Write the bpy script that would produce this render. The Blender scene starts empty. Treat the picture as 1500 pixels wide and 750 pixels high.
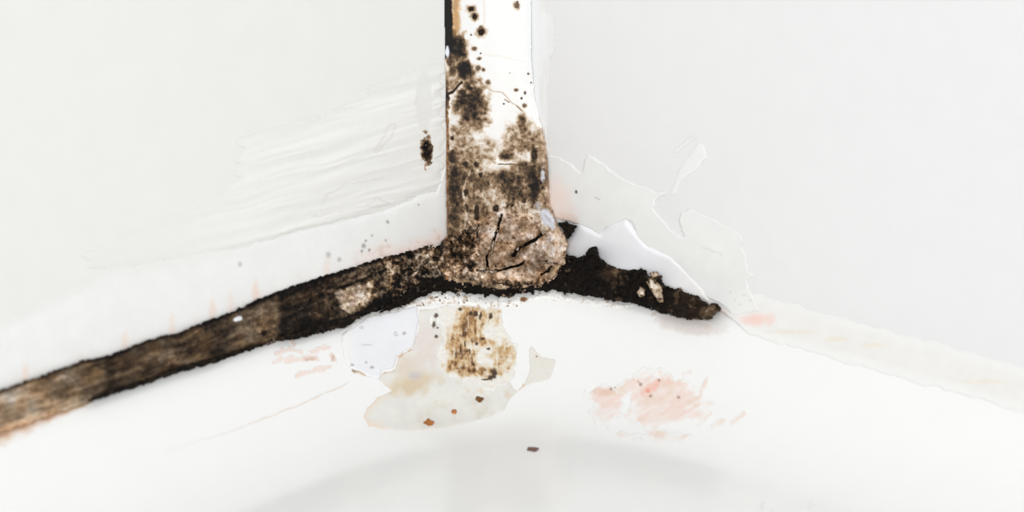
import bpy, bmesh, math, random
import numpy as np
from mathutils import Vector, Matrix

S = bpy.context.scene
# ------------------------------------------------------------------ camera
# world: the corner of the two walls is the z axis; left wall is y = 0 (x < 0), right wall is x = 0 (y < 0),
# the shower tray lies below z = 0.  Metres, real size (the picture is about 12 cm wide).
LENS, SENSOR, W_PX, H_PX = 100.0, 36.0, 1500, 750
FPX = LENS / SENSOR * W_PX
PITCH, AZ, DIST = math.radians(18.2), math.radians(42.0), 0.35
fwd = np.array([math.cos(PITCH) * math.cos(AZ), math.cos(PITCH) * math.sin(AZ), -math.sin(PITCH)])
right = np.array([math.sin(AZ), -math.cos(AZ), 0.0])
up = np.cross(right, fwd)
CORNER_PX = (735.0, 360.0)
cx_, cy_ = (CORNER_PX[0] - 750) / FPX, (375 - CORNER_PX[1]) / FPX
CAM = -(fwd + right * cx_ + up * cy_) * DIST

cam_d = bpy.data.cameras.new('camera'); cam = bpy.data.objects.new('camera', cam_d)
S.collection.objects.link(cam); S.camera = cam
cam_d.lens, cam_d.sensor_width, cam_d.clip_start, cam_d.clip_end = LENS, SENSOR, 0.005, 20
cam.matrix_world = Matrix(((right[0], up[0], -fwd[0], CAM[0]), (right[1], up[1], -fwd[1], CAM[1]),
                           (right[2], up[2], -fwd[2], CAM[2]), (0, 0, 0, 1)))
cam_d.dof.use_dof = True
cam_d.dof.focus_distance = DIST - 0.008
cam_d.dof.aperture_fstop = 34

# ------------------------------------------------------------------ light and exposure
S.view_settings.view_transform = 'Standard'; S.view_settings.look = 'None'
S.view_settings.gamma = 1; S.view_settings.use_curve_mapping = False
S.view_settings.exposure = 0.31
w = bpy.data.worlds.new('bathroom_daylight'); S.world = w; w.use_nodes = True
w.node_tree.nodes['Background'].inputs[0].default_value = (0.985, 0.99, 1.0, 1)
w.node_tree.nodes['Background'].inputs[1].default_value = 0.38

def area(name, loc, target, size, power, color=(1, 1, 1)):
    d = bpy.data.lights.new(name, 'AREA'); d.shape = 'RECTANGLE'; d.size, d.size_y = size
    d.energy = power; d.color = color
    o = bpy.data.objects.new(name, d); S.collection.objects.link(o); o.location = loc
    o.rotation_euler = (Vector(target) - Vector(loc)).to_track_quat('-Z', 'Y').to_euler()
    return o
area('added_front_softbox', (-0.92, -0.83, 0.42), (0, 0, 0), (0.7, 0.5), 7.0, (1, 0.995, 0.985))  # unseen softbox added on the camera side to brighten walls and tray slope
area('ceiling_lamp', (-0.30, -0.42, 1.0), (0, 0, 0), (0.3, 0.3), 0.8)

# ------------------------------------------------------------------ numpy noise
def _hash(ix, iy, seed):
    h = (ix * 374761393 + iy * 668265263 + seed * 1442695041) & 0xFFFFFFFF
    h = ((h ^ (h >> 13)) * 1274126177) & 0xFFFFFFFF
    h = ((h ^ (h >> 16)) * 2246822519) & 0xFFFFFFFF
    return ((h ^ (h >> 15)) & 0xFFFFFF) / float(0xFFFFFF)
def vnoise(x, y, seed=0):
    x = np.asarray(x, float); y = np.asarray(y, float)
    fx, fy = np.floor(x), np.floor(y); ix, iy = fx.astype(np.int64), fy.astype(np.int64)
    u, v = x - fx, y - fy; u = u * u * (3 - 2 * u); v = v * v * (3 - 2 * v)
    a, b = _hash(ix, iy, seed), _hash(ix + 1, iy, seed)
    c, d = _hash(ix, iy + 1, seed), _hash(ix + 1, iy + 1, seed)
    return (a * (1 - u) + b * u) * (1 - v) + (c * (1 - u) + d * u) * v
def fbm(x, y, scale=10, oct=4, seed=0, gain=0.5):          # about -1 .. 1
    s, a, t = 0, 1.0, 0.0
    ca, sa = 0.8, 0.6
    x, y = np.asarray(x, float) / scale, np.asarray(y, float) / scale
    for i in range(oct):
        s = s + a * (vnoise(x, y, seed + i * 17) * 2 - 1); t += a
        a *= gain; x, y = (ca * x - sa * y) * 2.03 + 5.2, (sa * x + ca * y) * 2.03 + 1.7
    return s / t * 1.5
def sstep(a, b, x):
    t = np.clip((x - a) / (b - a), 0, 1); return t * t * (3 - 2 * t)
def rot(x, y, deg):
    c, s = math.cos(math.radians(deg)), math.sin(math.radians(deg))
    return c * x + s * y, -s * x + c * y
def blob(x, y, cx, cy, rx, ry, soft=0.4, warp=0.25, wscale=None, seed=1, ang=0):
    dx, dy = rot(x - cx, y - cy, ang)
    q = np.sqrt((dx / rx) ** 2 + (dy / ry) ** 2)
    ws = wscale or max(3.0, (rx + ry) * 0.35)
    q = q + warp * fbm(x, y, ws, 4, seed)
    return sstep(1 + soft, 1 - soft, q)
def polydist(x, y, P):                                     # signed: > 0 inside
    d = np.full(np.shape(x), 1e9); ins = np.zeros(np.shape(x), bool); n = len(P)
    for i in range(n):
        x1, y1 = P[i]; x2, y2 = P[(i + 1) % n]
        ex, ey = x2 - x1, y2 - y1; l2 = ex * ex + ey * ey + 1e-9
        t = np.clip(((x - x1) * ex + (y - y1) * ey) / l2, 0, 1)
        d = np.minimum(d, (x - x1 - t * ex) ** 2 + (y - y1 - t * ey) ** 2)
        c = ((y1 > y) != (y2 > y))
        if abs(ey) > 1e-9: ins ^= c & (x < (y - y1) / ey * ex + x1)
    d = np.sqrt(d); return np.where(ins, d, -d)
def linedist(x, y, P):
    d = np.full(np.shape(x), 1e9)
    for i in range(len(P) - 1):
        x1, y1 = P[i]; x2, y2 = P[i + 1]
        ex, ey = x2 - x1, y2 - y1; l2 = ex * ex + ey * ey + 1e-9
        t = np.clip(((x - x1) * ex + (y - y1) * ey) / l2, 0, 1)
        d = np.minimum(d, np.hypot(x - x1 - t * ex, y - y1 - t * ey))
    return d
def stroke(x, y, P, w, soft=1.0, warp=1.0, seed=3):
    d = linedist(x + warp * fbm(x, y, 7, 3, seed), y + warp * fbm(x, y, 7, 3, seed + 5), P)
    return sstep(w + soft, w - soft * 0.5, d)
def poly(x, y, P, soft=2.0, warp=2.0, wscale=10, seed=9):
    return sstep(-soft, soft, polydist(x, y, P) + warp * fbm(x, y, wscale, 4, seed))
def over(c, rgb, a): return c * (1 - a[..., None]) + np.array(rgb, float) * a[..., None]
def flat(x, rgb): return np.zeros(np.shape(x) + (3,)) + np.array(rgb, float)
RT = np.array([0, .12, .28, .42, .55, .68, .80, .92, 1.0])
RC = np.array([(242, 242, 241), (234, 226, 216), (202, 184, 164), (160, 139, 116), (120, 100, 79), (86, 70, 53),
               (56, 43, 32), (27, 21, 16), (14, 11, 9)], float)
def ramp(t):
    t = np.clip(t, 0, 1); return np.stack([np.interp(t, RT, RC[:, i]) for i in range(3)], -1)
def lin(c):
    c = np.clip(c / 255.0, 0, 1); return np.where(c <= .04045, c / 12.92, ((c + .055) / 1.055) ** 2.4)

# ------------------------------------------------------------------ the surfaces of the place
def smin(a, b, k):
    h = np.maximum(k - np.abs(a - b), 0) / k; return np.minimum(a, b) - h * h * k * 0.25
def tray_z(x, y):
    """The tray: a narrow ledge at the joint, a sloping cove, then the flat floor of the tray."""
    d = smin(-y, -x, 0.030)
    t = np.clip((np.sqrt(d * d + 0.0015 ** 2) - 0.0015) / 0.0180, 0, 1)
    return -0.0108 * (1 - (1 - t) ** 2.0)
def dists(p):
    return -p[..., 1], -p[..., 0], (p[..., 2] - tray_z(p[..., 0], p[..., 1])) * 0.86
def F_wall(p):
    a, b, c = dists(p); return np.minimum(np.minimum(a, b), c)
def F_tray(p): return dists(p)[2]
def F_bead(p):
    a, b, c = dists(p); return smin(smin(a, b, 0.0105), c, 0.0058)
def F_soft(p):
    a, b, c = dists(p); return smin(smin(a, b, 0.004), c, 0.003)
def hit(px, py, F, h):
    """Points where the sight line of a pixel meets the surface F = h (metres)."""
    d = fwd + right * ((px - 750) / FPX)[..., None] + up * ((375 - py) / FPX)[..., None]
    d = d / np.linalg.norm(d, axis=-1, keepdims=True)
    t = np.full(np.shape(px), 0.12)
    for i in range(90):
        t = t + np.clip((F(CAM + d * t[..., None]) - h) * 0.8, -0.004, 0.02)
        t = np.clip(t, 0.05, 1.5)
    return CAM + d * t[..., None]

# ------------------------------------------------------------------ materials
def material(name, rough=(0.45, 0.9), tint=True, base=(0.8, 0.8, 0.8), mottle=0.03, mscale=900, bump=0.15, bscale=2500,
             coat=0.0, spec=0.5, sss=0.0):
    m = bpy.data.materials.new(name); m.use_nodes = True; nt = m.node_tree; N, K = nt.nodes, nt.links
    b = N['Principled BSDF']
    tc = N.new('ShaderNodeTexCoord')
    n1 = N.new('ShaderNodeTexNoise'); n1.inputs['Scale'].default_value = mscale; n1.inputs['Detail'].default_value = 5
    K.new(tc.outputs['Object'], n1.inputs['Vector'])
    mr = N.new('ShaderNodeMapRange'); mr.inputs[1].default_value = 0.25; mr.inputs[2].default_value = 0.75
    mr.inputs[3].default_value = 1 - mottle; mr.inputs[4].default_value = 1 + mottle
    K.new(n1.outputs[0], mr.inputs[0])
    mix = N.new('ShaderNodeVectorMath'); mix.operation = 'SCALE'
    K.new(mr.outputs[0], mix.inputs['Scale'])
    if tint:
        at = N.new('ShaderNodeAttribute'); at.attribute_name = 'tint'
        K.new(at.outputs['Color'], mix.inputs[0])
        bw = N.new('ShaderNodeRGBToBW'); K.new(at.outputs['Color'], bw.inputs[0])
        rr = N.new('ShaderNodeMapRange'); rr.inputs[1].default_value = 0.05; rr.inputs[2].default_value = 0.7
        rr.inputs[3].default_value = rough[1]; rr.inputs[4].default_value = rough[0]
        K.new(bw.outputs[0], rr.inputs[0]); K.new(rr.outputs[0], b.inputs['Roughness'])
    else:
        mix.inputs[0].default_value = base; b.inputs['Roughness'].default_value = rough[0]
    K.new(mix.outputs[0], b.inputs['Base Color'])
    if bump:
        n2 = N.new('ShaderNodeTexNoise'); n2.inputs['Scale'].default_value = bscale; n2.inputs['Detail'].default_value = 4
        K.new(tc.outputs['Object'], n2.inputs['Vector'])
        bp = N.new('ShaderNodeBump'); bp.inputs['Strength'].default_value = bump; bp.inputs['Distance'].default_value = 0.0002
        K.new(n2.outputs[0], bp.inputs['Height']); K.new(bp.outputs[0], b.inputs['Normal'])
    b.inputs['Specular IOR Level'].default_value = spec
    b.inputs['Coat Weight'].default_value = coat
    return m
M_wallL = material('cream_glazed_wall', (0.32, .5), False, (0.80, 0.80, 0.78), 0.012, 260, 0.04, 700, spec=0.4)
M_wallR = material('white_glazed_wall', (0.32, .5), False, (0.80, 0.802, 0.81), 0.010, 260, 0.04, 700, spec=0.4)
M_tray = material('white_tray_enamel', (0.22, .5), False, (0.885, 0.89, 0.88), 0.008, 200, 0.02, 500, coat=0.2)
M_seal = material('white_sealant', (0.38, 0.85), mottle=0.015, bump=0.08, bscale=1500)
M_smear = material('dried_sealant_film', (0.42, 0.85), mottle=0.012, bump=0.06, bscale=1200)
M_mould = material('mould_crust', (0.7, 0.95), mottle=0.22, mscale=2600, bump=0.6, bscale=4200, spec=0.18)
M_film = material('stained_tray_enamel', (0.24, 0.8), mottle=0.02, mscale=1500, bump=0.04, bscale=1200, coat=0.15)
M_chip = material('sealant_chip', (0.6, 0.9), mottle=0.12, mscale=2500, bump=0.4, bscale=3500, spec=0.3)

# ------------------------------------------------------------------ object helpers
def tag(o, label=None, cat=None, group=None, kind=None):
    for k, v in (('label', label), ('category', cat), ('group', group), ('kind', kind)):
        if v: o[k] = v
    return o
def link(name, verts, faces_flat, loops, mat, parent=None, tint=None, smooth=True):
    me = bpy.data.meshes.new(name)
    me.vertices.add(len(verts)); me.vertices.foreach_set('co', np.asarray(verts, np.float32).ravel())
    me.loops.add(len(faces_flat)); me.loops.foreach_set('vertex_index', np.asarray(faces_flat, np.int32))
    n = len(faces_flat) // loops
    me.polygons.add(n); me.polygons.foreach_set('loop_start', np.arange(n, dtype=np.int32) * loops)
    me.polygons.foreach_set('use_smooth', np.full(n, smooth))
    me.update(calc_edges=True)
    if tint is not None:
        a = me.attributes.new('tint', 'FLOAT_COLOR', 'POINT')
        c = np.ones((len(verts), 4), np.float32); c[:, :3] = lin(tint); a.data.foreach_set('color', c.ravel())
    me.materials.append(mat)
    o = bpy.data.objects.new(name, me); S.collection.objects.link(o)
    if parent: o.parent = parent
    return o
def thing(name, label, cat, at_px=None, group=None):
    o = bpy.data.objects.new(name, None); S.collection.objects.link(o); o.empty_display_size = 0.01
    return tag(o, label, cat, group)
def layer(name, bbox, step, mask, height, color, mat, F=F_bead, parent=None, back=-0.00006, Fb=F_wall):
    """A solid crust, bead or film: its outer face is the surface F = height, its back lies on walls and tray.
    mask > 0 where it is, height in mm, colour 0..255, all surveyed along the sight lines."""
    x0, y0, x1, y1 = bbox
    xs = np.arange(x0, x1 + step, step); ys = np.arange(y0, y1 + step, step)
    X, Y = np.meshgrid(xs, ys)
    m = mask(X, Y); keep = m > 0
    cell = keep[:-1, :-1] & keep[1:, :-1] & keep[:-1, 1:] & keep[1:, 1:]
    use = np.zeros_like(keep)
    use[:-1, :-1] |= cell; use[1:, :-1] |= cell; use[:-1, 1:] |= cell; use[1:, 1:] |= cell
    idx = -np.ones(X.shape, np.int64); idx[use] = np.arange(use.sum())
    x, y, mm = X[use], Y[use], m[use]
    top = hit(x, y, F, height(x, y, mm) * 0.001)
    bot = hit(x, y, Fb, np.full(x.shape, back))
    # never let the outer face sink behind the back face
    da, db = np.linalg.norm(top - CAM, axis=1), np.linalg.norm(bot - CAM, axis=1)
    dirs = (bot - CAM) / db[:, None]; da = np.minimum(da, db - 0.00005); top = CAM + dirs * da[:, None]
    n = len(x)
    i, j = np.nonzero(cell)
    a, b_, c, d = idx[i, j], idx[i + 1, j], idx[i + 1, j + 1], idx[i, j + 1]
    front = np.stack([a, b_, c, d], 1); backf = np.stack([d, c, b_, a], 1) + n
    sides = []
    pad = np.pad(cell, 1)
    ci, cj = i + 1, j + 1
    for ok, p, q in ((~pad[ci - 1, cj], d, a), (~pad[ci + 1, cj], b_, c), (~pad[ci, cj - 1], a, b_), (~pad[ci, cj + 1], c, d)):
        sides.append(np.stack([q[ok], p[ok], p[ok] + n, q[ok] + n], 1))
    faces = np.concatenate([front, backf] + sides)
    col = color(x, y, mm)
    return link(name, np.concatenate([top, bot]), faces.ravel(), 4, mat, parent, np.concatenate([col, col]))
def seat(px, py, F=F_wall, h=0.0):
    p = hit(np.array([float(px)]), np.array([float(py)]), F, h)[0]
    e = 0.0004; g = np.array([F((p + np.eye(3)[k] * e)[None])[0] - F((p - np.eye(3)[k] * e)[None])[0] for k in range(3)])
    return Vector(p), Vector(g / np.linalg.norm(g))
PXM = DIST / FPX                                            # metres for one pixel at the corner
def crumb(name, px, py, rx, ry, rz, rgb, F=F_wall, h=0.0, seed=0, parent=None, mat=None, rough=0.25, sub=3):
    """A small irregular lump seated on the surface; rx, ry, rz its half sizes in pixels."""
    p, nrm = seat(px, py, F, h)
    bm = bmesh.new(); bmesh.ops.create_icosphere(bm, subdivisions=sub, radius=1)
    r = random.Random(seed); ph = [r.uniform(0, 6) for _ in range(6)]
    t1 = (Vector(right) - nrm * Vector(right).dot(nrm)).normalized(); t2 = nrm.cross(t1)
    vs, cs = [], []
    for v in bm.verts:
        c = v.co
        k = 1 + rough * (math.sin(c.x * 4 + ph[0]) * math.sin(c.y * 3 + ph[1]) + 0.6 * math.sin(c.z * 6 + ph[2] + c.x * 5)
                         + 0.4 * math.sin(c.y * 11 + ph[3]) * math.sin(c.x * 9 + ph[4]))
        q = p + t1 * (c.x * rx * k * PXM) + t2 * (c.y * ry * k * PXM) + nrm * ((c.z * k + 0.35) * rz * PXM)
        vs.append(q); f = 1 + 0.25 * math.sin(c.x * 7 + ph[5]) * math.sin(c.y * 8 + ph[1]); cs.append([min(255, u * f) for u in rgb])
    fs = [i.index for f in bm.faces for i in f.verts]; bm.free()
    return link(name, [tuple(v) for v in vs], fs, 3, mat or M_mould, parent, np.array(cs, float))

# ------------------------------------------------------------------ the setting
def box(name, a, b, mat, **kw):
    bm = bmesh.new(); bmesh.ops.create_cube(bm, size=1)
    for v in bm.verts: v.co = Vector([(a[k] + b[k]) / 2 + v.co[k] * (b[k] - a[k]) for k in range(3)])
    me = bpy.data.meshes.new(name); bm.to_mesh(me); bm.free(); me.materials.append(mat)
    o = bpy.data.objects.new(name, me); S.collection.objects.link(o); return tag(o, **kw)
box('wall_left', (-0.6, 0, -0.06), (0.02, 0.02, 0.5), M_wallL, kind='structure')
box('wall_right', (0, -0.6, -0.06), (0.02, 0.0, 0.5), M_wallR, kind='structure')

def build_tray():
    ax = np.concatenate([np.linspace(-0.42, -0.1, 50), np.linspace(-0.0985, 0.004, 150)])
    X, Y = np.meshgrid(ax, ax)
    Z = tray_z(X, Y); n = X.size; s = len(ax)
    top = np.stack([X, Y, Z], -1).reshape(-1, 3); bot = top.copy(); bot[:, 2] -= 0.006
    I = np.arange(n).reshape(s, s)
    q = np.stack([I[:-1, :-1], I[:-1, 1:], I[1:, 1:], I[1:, :-1]], -1).reshape(-1, 4)
    fs = [q, q[:, ::-1] + n]
    for e in (I[0, :], I[:, -1], I[-1, ::-1], I[::-1, 0]):
        fs.append(np.stack([e[1:], e[:-1], e[:-1] + n, e[1:] + n], 1))
    return link('tray_body', np.concatenate([top, bot]), np.concatenate(fs).ravel(), 4, M_tray)
tray = thing('shower_tray', 'glossy white shower tray with a sloping rim below the two walls', 'shower tray')
build_tray().parent = tray

# contour lines of the joint along the left wall (pixels of the photograph)
UX = [-340, 0, 37, 78, 120, 161, 217, 261, 299, 336, 382, 420, 479, 524, 562, 617, 650, 700]
UY = [689, 571, 558, 543, 528, 519, 497, 487, 470, 457, 437, 421, 402, 388, 376, 362, 352, 345]
LX = [-340, 0, 37, 93, 131, 161, 209, 261, 317, 355, 400, 434, 486, 506, 538, 583, 617, 652, 700]
LY = [762, 634, 622, 602, 590, 579, 564, 546, 531, 517, 503, 496, 480, 476, 460, 447, 433, 427, 430]
def upL(x): return np.interp(x, UX, UY)
def loL(x): return np.interp(x, LX, LY)
def rag(x, y, seed, a=2.0, sc=7): return a * fbm(x, y, sc, 4, seed, 0.6)
def patch_white(x, y, m, base=(244, 245, 244), seed=0):
    c = flat(x, base); n = fbm(x, y, 22, 4, seed); return c + (n * 2.0)[..., None]

# ------------------------------------------------------------------ film of dried sealant on the left wall
def m_streaks(x, y):
    d = polydist(x, y, [(120, 372), (190, 336), (300, 300), (345, 262), (350, 204), (467, 172), (506, 146), (580, 118), (622, 97), (646, 96),
                        (651, 110), (652, 285), (568, 312), (429, 345), (362, 366), (256, 386), (140, 402)])
    v = y + 0.27 * x
    return d + 9 * (vnoise(v / 7, x / 160, 5) - 0.5) * 2 + rag(x, y, 11, 3, 14) - 1
def h_streaks(x, y, m):
    v = y + 0.27 * x + 3 * fbm(x, y, 60, 2, 8)
    r = vnoise(v / 10, x / 120, 21) * 0.6 + vnoise(v / 4.5, x / 70, 22) * 0.4
    fade = sstep(120, 520, x) * sstep(0, 10, m)
    return 0.015 + sstep(0, 12, m) * 0.03 + fade * 0.26 * np.clip(r - 0.3, 0, 1) * (1 - 0.8 * blob(x, y, 622, 150, 12, 46, .2, .1, seed=4))
def c_streaks(x, y, m):
    v = y + 0.27 * x + 3 * fbm(x, y, 60, 2, 8)
    r = vnoise(v / 10, x / 120, 21) * 0.6 + vnoise(v / 4.5, x / 70, 22) * 0.4
    c = flat(x, (230, 230, 227)) + (sstep(2, 16, m) * ((r - 0.45) * 14 * sstep(150, 500, x) + 3 * sstep(100, 400, x)))[..., None]
    c = over(c, (226, 226, 224), blob(x, y, 622, 150, 12, 48, .15, .12, seed=4) * .7)
    c = over(c, (222, 220, 216), stroke(x, y, [(547, 222), (560, 205), (572, 180), (580, 182), (574, 200), (550, 224)], 1.2, 1.2, 1) * .7)
    for P in ([(470, 300), (480, 285), (510, 268), (560, 262)], [(460, 318), (520, 305), (568, 300)], [(540, 300), (550, 290), (572, 298)]):
        c = over(c, (220, 219, 215), stroke(x, y, P, 1.0, 1.5, 2) * .7)
    return c
tag(layer('sealant_smear', (110, 84, 652, 412), 1.5, m_streaks, h_streaks, c_streaks, M_smear, F_wall),
    'thin streaky film of dried white sealant wiped across the left wall', 'sealant smear')

def m_band(x, y):
    top = np.interp(x, [-340, 0, 60, 160, 256, 362, 429, 568, 640, 652], [585, 470, 440, 392, 378, 358, 340, 306, 276, 240])
    return np.minimum(y - top + rag(x, y, 31, 3, 18) + 3 * (vnoise((y + .27 * x) / 6, x / 90, 6) - .5), np.minimum(upL(x) + 12 - y, 657 - x))
def h_band(x, y, m):
    return 0.02 + 0.05 * sstep(0, 8, m) + 0.08 * sstep(380, 600, x) * sstep(0, 14, m) * sstep(657, 640, x) + 0.02 * fbm(x, y, 26, 3, 33)
def c_band(x, y, m):
    c = patch_white(x, y, m, (237, 238, 237), 35)
    c = over(c, (230, 230, 227), sstep(520, 160, x) * sstep(26, 0, m))
    dy = upL(x) - y
    pk = sstep(26, 0, dy + 8 * fbm(x, y, 20, 3, 37)) * (sstep(480, 580, x) * .9 + .12)
    c = over(c, (240, 222, 214), pk * .8)
    c = over(c, (214, 190, 178), pk * sstep(.1, .7, fbm(x, y, 6, 4, 38)) * .6)
    for cx, a in ((37, .6), (183, .5), (252, .5), (311, .6), (375, .8), (338, .4), (479, .4)):
        c = over(c, (238, 208, 190), blob(x, y, cx, np.interp(cx, UX, UY) - 9, 5, 17, .7, .3, seed=int(cx)) * a * .75)
    for cx, cy, r, a in ((568, 325, 2.2, .5), (533, 360, 3, .5), (590, 283, 2.4, .5), (530, 368, 2, .6), (541, 366, 1.8, .7), (536, 353, 1.5, .7),
                         (481, 373, 3.5, .3), (352, 387, 3, .3), (497, 380, 3, .3), (545, 345, 1.4, .6), (613, 300, 1.4, .4), (565, 352, 1.5, .4)):
        c = over(c, (110, 105, 100), blob(x, y, cx, cy, r, r * 1.2, .5, .3, 3, seed=int(cx)) * a)
    return c
tag(layer('sealant_smear', (-340, 236, 657, 720), 1.5, m_band, h_band, c_band, M_smear, F_soft),
    'smooth white band of old sealant along the left wall above the dark mouldy joint', 'sealant smear')

# mould patch on the left wall beside the upright bead
def m_spot(x, y): return 10 * (1 - np.sqrt(((x - 625) / 10.5) ** 2 + ((y - 219) / 27) ** 2)) + rag(x, y, 41, 3, 8)
def c_spot(x, y, m):
    t = .42 + .35 * sstep(0, 6, m) + .3 * fbm(x, y, 6, 3, 43) - .3 * sstep(200, 194, y)
    c = ramp(t); c = over(c, (214, 160, 130), sstep(236, 246, y) * .7)
    return over(c, (236, 228, 220), sstep(1.5, 0, m) * .5)
tag(layer('mould_patch', (608, 186, 642, 252), 0.8, m_spot, lambda x, y, m: .06 + .12 * sstep(0, 3, m) + .12 * fbm(x, y, 3, 3, 45), c_spot, M_mould, F_wall),
    'small upright dark mould patch on the left wall beside the upright bead', 'mould')

# ------------------------------------------------------------------ film on the right wall
def m_upstrip(x, y):
    r = np.interp(y, [-340, 18, 24, 74, 90, 130, 160, 232], [801, 800, 812, 813, 806, 803, 801, 803])
    return np.minimum(x - 768, np.minimum(r - x, 236 - y)) + rag(x, y, 51, 1.5, 20)
tag(layer('sealant_smear', (766, -340, 818, 240), 1.5, m_upstrip, lambda x, y, m: 0.02 + 0.06 * sstep(0, 8, m) + 0.02 * fbm(x, y / 6, 8, 2, 52),
          lambda x, y, m: over(flat(x, (231, 231, 229)), (238, 239, 240), sstep(0, 14, m + 4 * fbm(x, y / 8, 6, 2, 54))), M_smear, F_wall),
    'narrow white sealant strip wiped upright on the right wall along the upright bead', 'sealant smear')

FLK = [(798, 226), (821, 229), (836, 240), (851, 250), (856, 232), (861, 225), (875, 233), (888, 241), (903, 256), (937, 270), (966, 281), (974, 283),
       (960, 296), (957, 305), (970, 322), (986, 338), (1000, 346), (994, 322), (997, 311), (1010, 306), (1030, 312), (1058, 326), (1085, 342),
       (1092, 352), (1086, 360), (1094, 372), (1096, 396), (1108, 402), (1096, 412), (1100, 428), (1112, 455), (1070, 462), (1056, 446), (1040, 440),
       (1012, 428), (996, 418), (975, 402), (968, 380), (955, 366), (944, 358), (933, 352), (924, 326), (915, 322), (898, 332),
       (888, 336), (878, 345), (868, 338), (855, 332), (843, 328), (820, 322), (804, 318)]
def m_flake(x, y): return polydist(x, y, FLK) + rag(x, y, 61, 2.0, 12)
def c_flake(x, y, m):
    c = patch_white(x, y, m, (235, 236, 235), 63)
    c = over(c, (240, 240, 239), sstep(5, 1, m) * .5)
    c = over(c, (231, 231, 229), sstep(1040, 1090, x) * .6)
    c = over(c, (244, 226, 218), blob(x, y, 815, 300, 22, 34, .7, .4, 12, seed=64) * .8)
    c = over(c, (236, 206, 192), blob(x, y, 822, 322, 20, 10, .6, .5, 6, seed=65) * .6)
    c = over(c, (60, 58, 56), blob(x, y, 844, 281, 1.7, 2.6, .3, .2, 3) * .9)
    c = over(c, (190, 188, 186), stroke(x, y, [(872, 289), (879, 293)], .8, 1) * .6)
    c = over(c, (222, 221, 217), stroke(x, y, [(1028, 362), (1058, 373)], .8, 1.2) * .8)
    c = over(c, (214, 190, 172), blob(x, y, 972, 396, 12, 8, .6, .6, 5, seed=66) * .7)
    for cx, cy in ((1076, 440), (1090, 432), (1084, 446), (1100, 440), (1070, 428)):
        c = over(c, (214, 212, 206), blob(x, y, cx, cy, 2.2, 1.8, .5, .4, 3, seed=cx) * .6)
    return c
def h_flake(x, y, m):
    sl = fbm(x * .6 + y * .5, y * .8, 34, 3, 67)
    return .04 + .10 * sstep(0, 4, m) + .05 * sl + .03 * sstep(6, 2, m) * sstep(0, 2, m)
tag(layer('sealant_smear', (790, 215, 1124, 472), 1.2, m_flake, h_flake, c_flake, M_smear, F_soft),
    'broad flaking sheet of white sealant low on the right wall above the black mould', 'sealant smear')
FL2 = [(986, 268), (993, 247), (1004, 232), (1022, 207), (1031, 212), (1036, 232), (1024, 246), (1008, 258), (998, 268), (990, 284), (978, 286)]
tag(layer('sealant_smear', (970, 200, 1044, 294), 1.0, lambda x, y: polydist(x, y, FL2) + rag(x, y, 71, 2, 12),
          lambda x, y, m: .02 + .07 * sstep(0, 5, m), lambda x, y, m: patch_white(x, y, m, (235, 236, 236), 73), M_smear, F_wall),
    'small pointed flake of sealant film on the right wall, rising above the broad flaking sheet', 'sealant smear')
FL3 = [(984, 222), (1004, 204), (1024, 194), (1028, 198), (1008, 210), (992, 224)]
tag(layer('sealant_smear', (978, 188, 1034, 230), 0.8, lambda x, y: polydist(x, y, FL3) + rag(x, y, 75, .8, 8),
          lambda x, y, m: .02 + .05 * sstep(0, 3, m), lambda x, y, m: patch_white(x, y, m, (234, 234, 233), 76), M_smear, F_wall),
    'thin slanting wisp of sealant film, the topmost mark on the right wall', 'sealant smear')

# smooth exposed sealant between the flakes and the black mould
WB = [(826, 356), (832, 346), (840, 330), (850, 326), (880, 340), (895, 326), (918, 318), (930, 335), (950, 358), (985, 372), (1010, 395), (1034, 420), (1044, 446),
      (1010, 440), (960, 420), (900, 410), (850, 395), (826, 380)]
tag(layer('sealant_bead', (815, 310, 1060, 460), 1.2, lambda x, y: polydist(x, y, WB) + rag(x, y, 81, 1, 14),
          lambda x, y, m: .25 * sstep(0, 10, m) + .05 - .1 * sstep(940, 1040, x), lambda x, y, m: over(patch_white(x, y, m, (241, 242, 246), 83), (240, 238, 236), sstep(960, 1040, x)), M_seal, F_soft),
    'smooth bluish white remnant of sealant bead showing between wall flakes and black mould', 'sealant bead')

# ------------------------------------------------------------------ thin pale bead along the foot of the right wall
def F_joint(p):
    a, b, c = dists(p); return smin(np.minimum(a, b), c, 0.0030)
def m_rj(x, y):
    gap = np.linalg.norm(hit(x, y, F_joint, 0 * x + .00002) - hit(x, y, F_wall, 0 * x), axis=-1)
    return np.minimum((gap - .00007 - .0006 * sstep(1100, 1040, x) + .00003 * fbm(x, y, 18, 3, 92)) * 2e4, x - 1036)
def c_rj(x, y, m):
    c = over(patch_white(x, y, m, (232, 231, 228), 93), (236, 236, 235), sstep(8, 0, m))
    c = over(c, (242, 200, 188), blob(x, y, 1110, 468, 22, 8, .8, .4, 10, seed=94) * .7)
    c = over(c, (240, 190, 176), blob(x, y, 1058, 462, 8, 8, .8, .3, 6, seed=98) * .4)
    for cx, cy, rr in ((1160, 486, 30), (1225, 497, 14), (1280, 506, 15), (1440, 559, 26)):
        c = over(c, (230, 220, 202), blob(x, y, cx, cy, rr, 3, .8, .3, 10, seed=cx) * .6)
    return c
tag(layer('sealant_bead', (1030, 400, 1850, 760), 1.5, m_rj, lambda x, y, m: .002 + .03 * sstep(0, 10, m), c_rj, M_seal, F_joint),
    'thin pale sealant line along the foot of the right wall with a faint pink spot', 'sealant bead')

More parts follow.
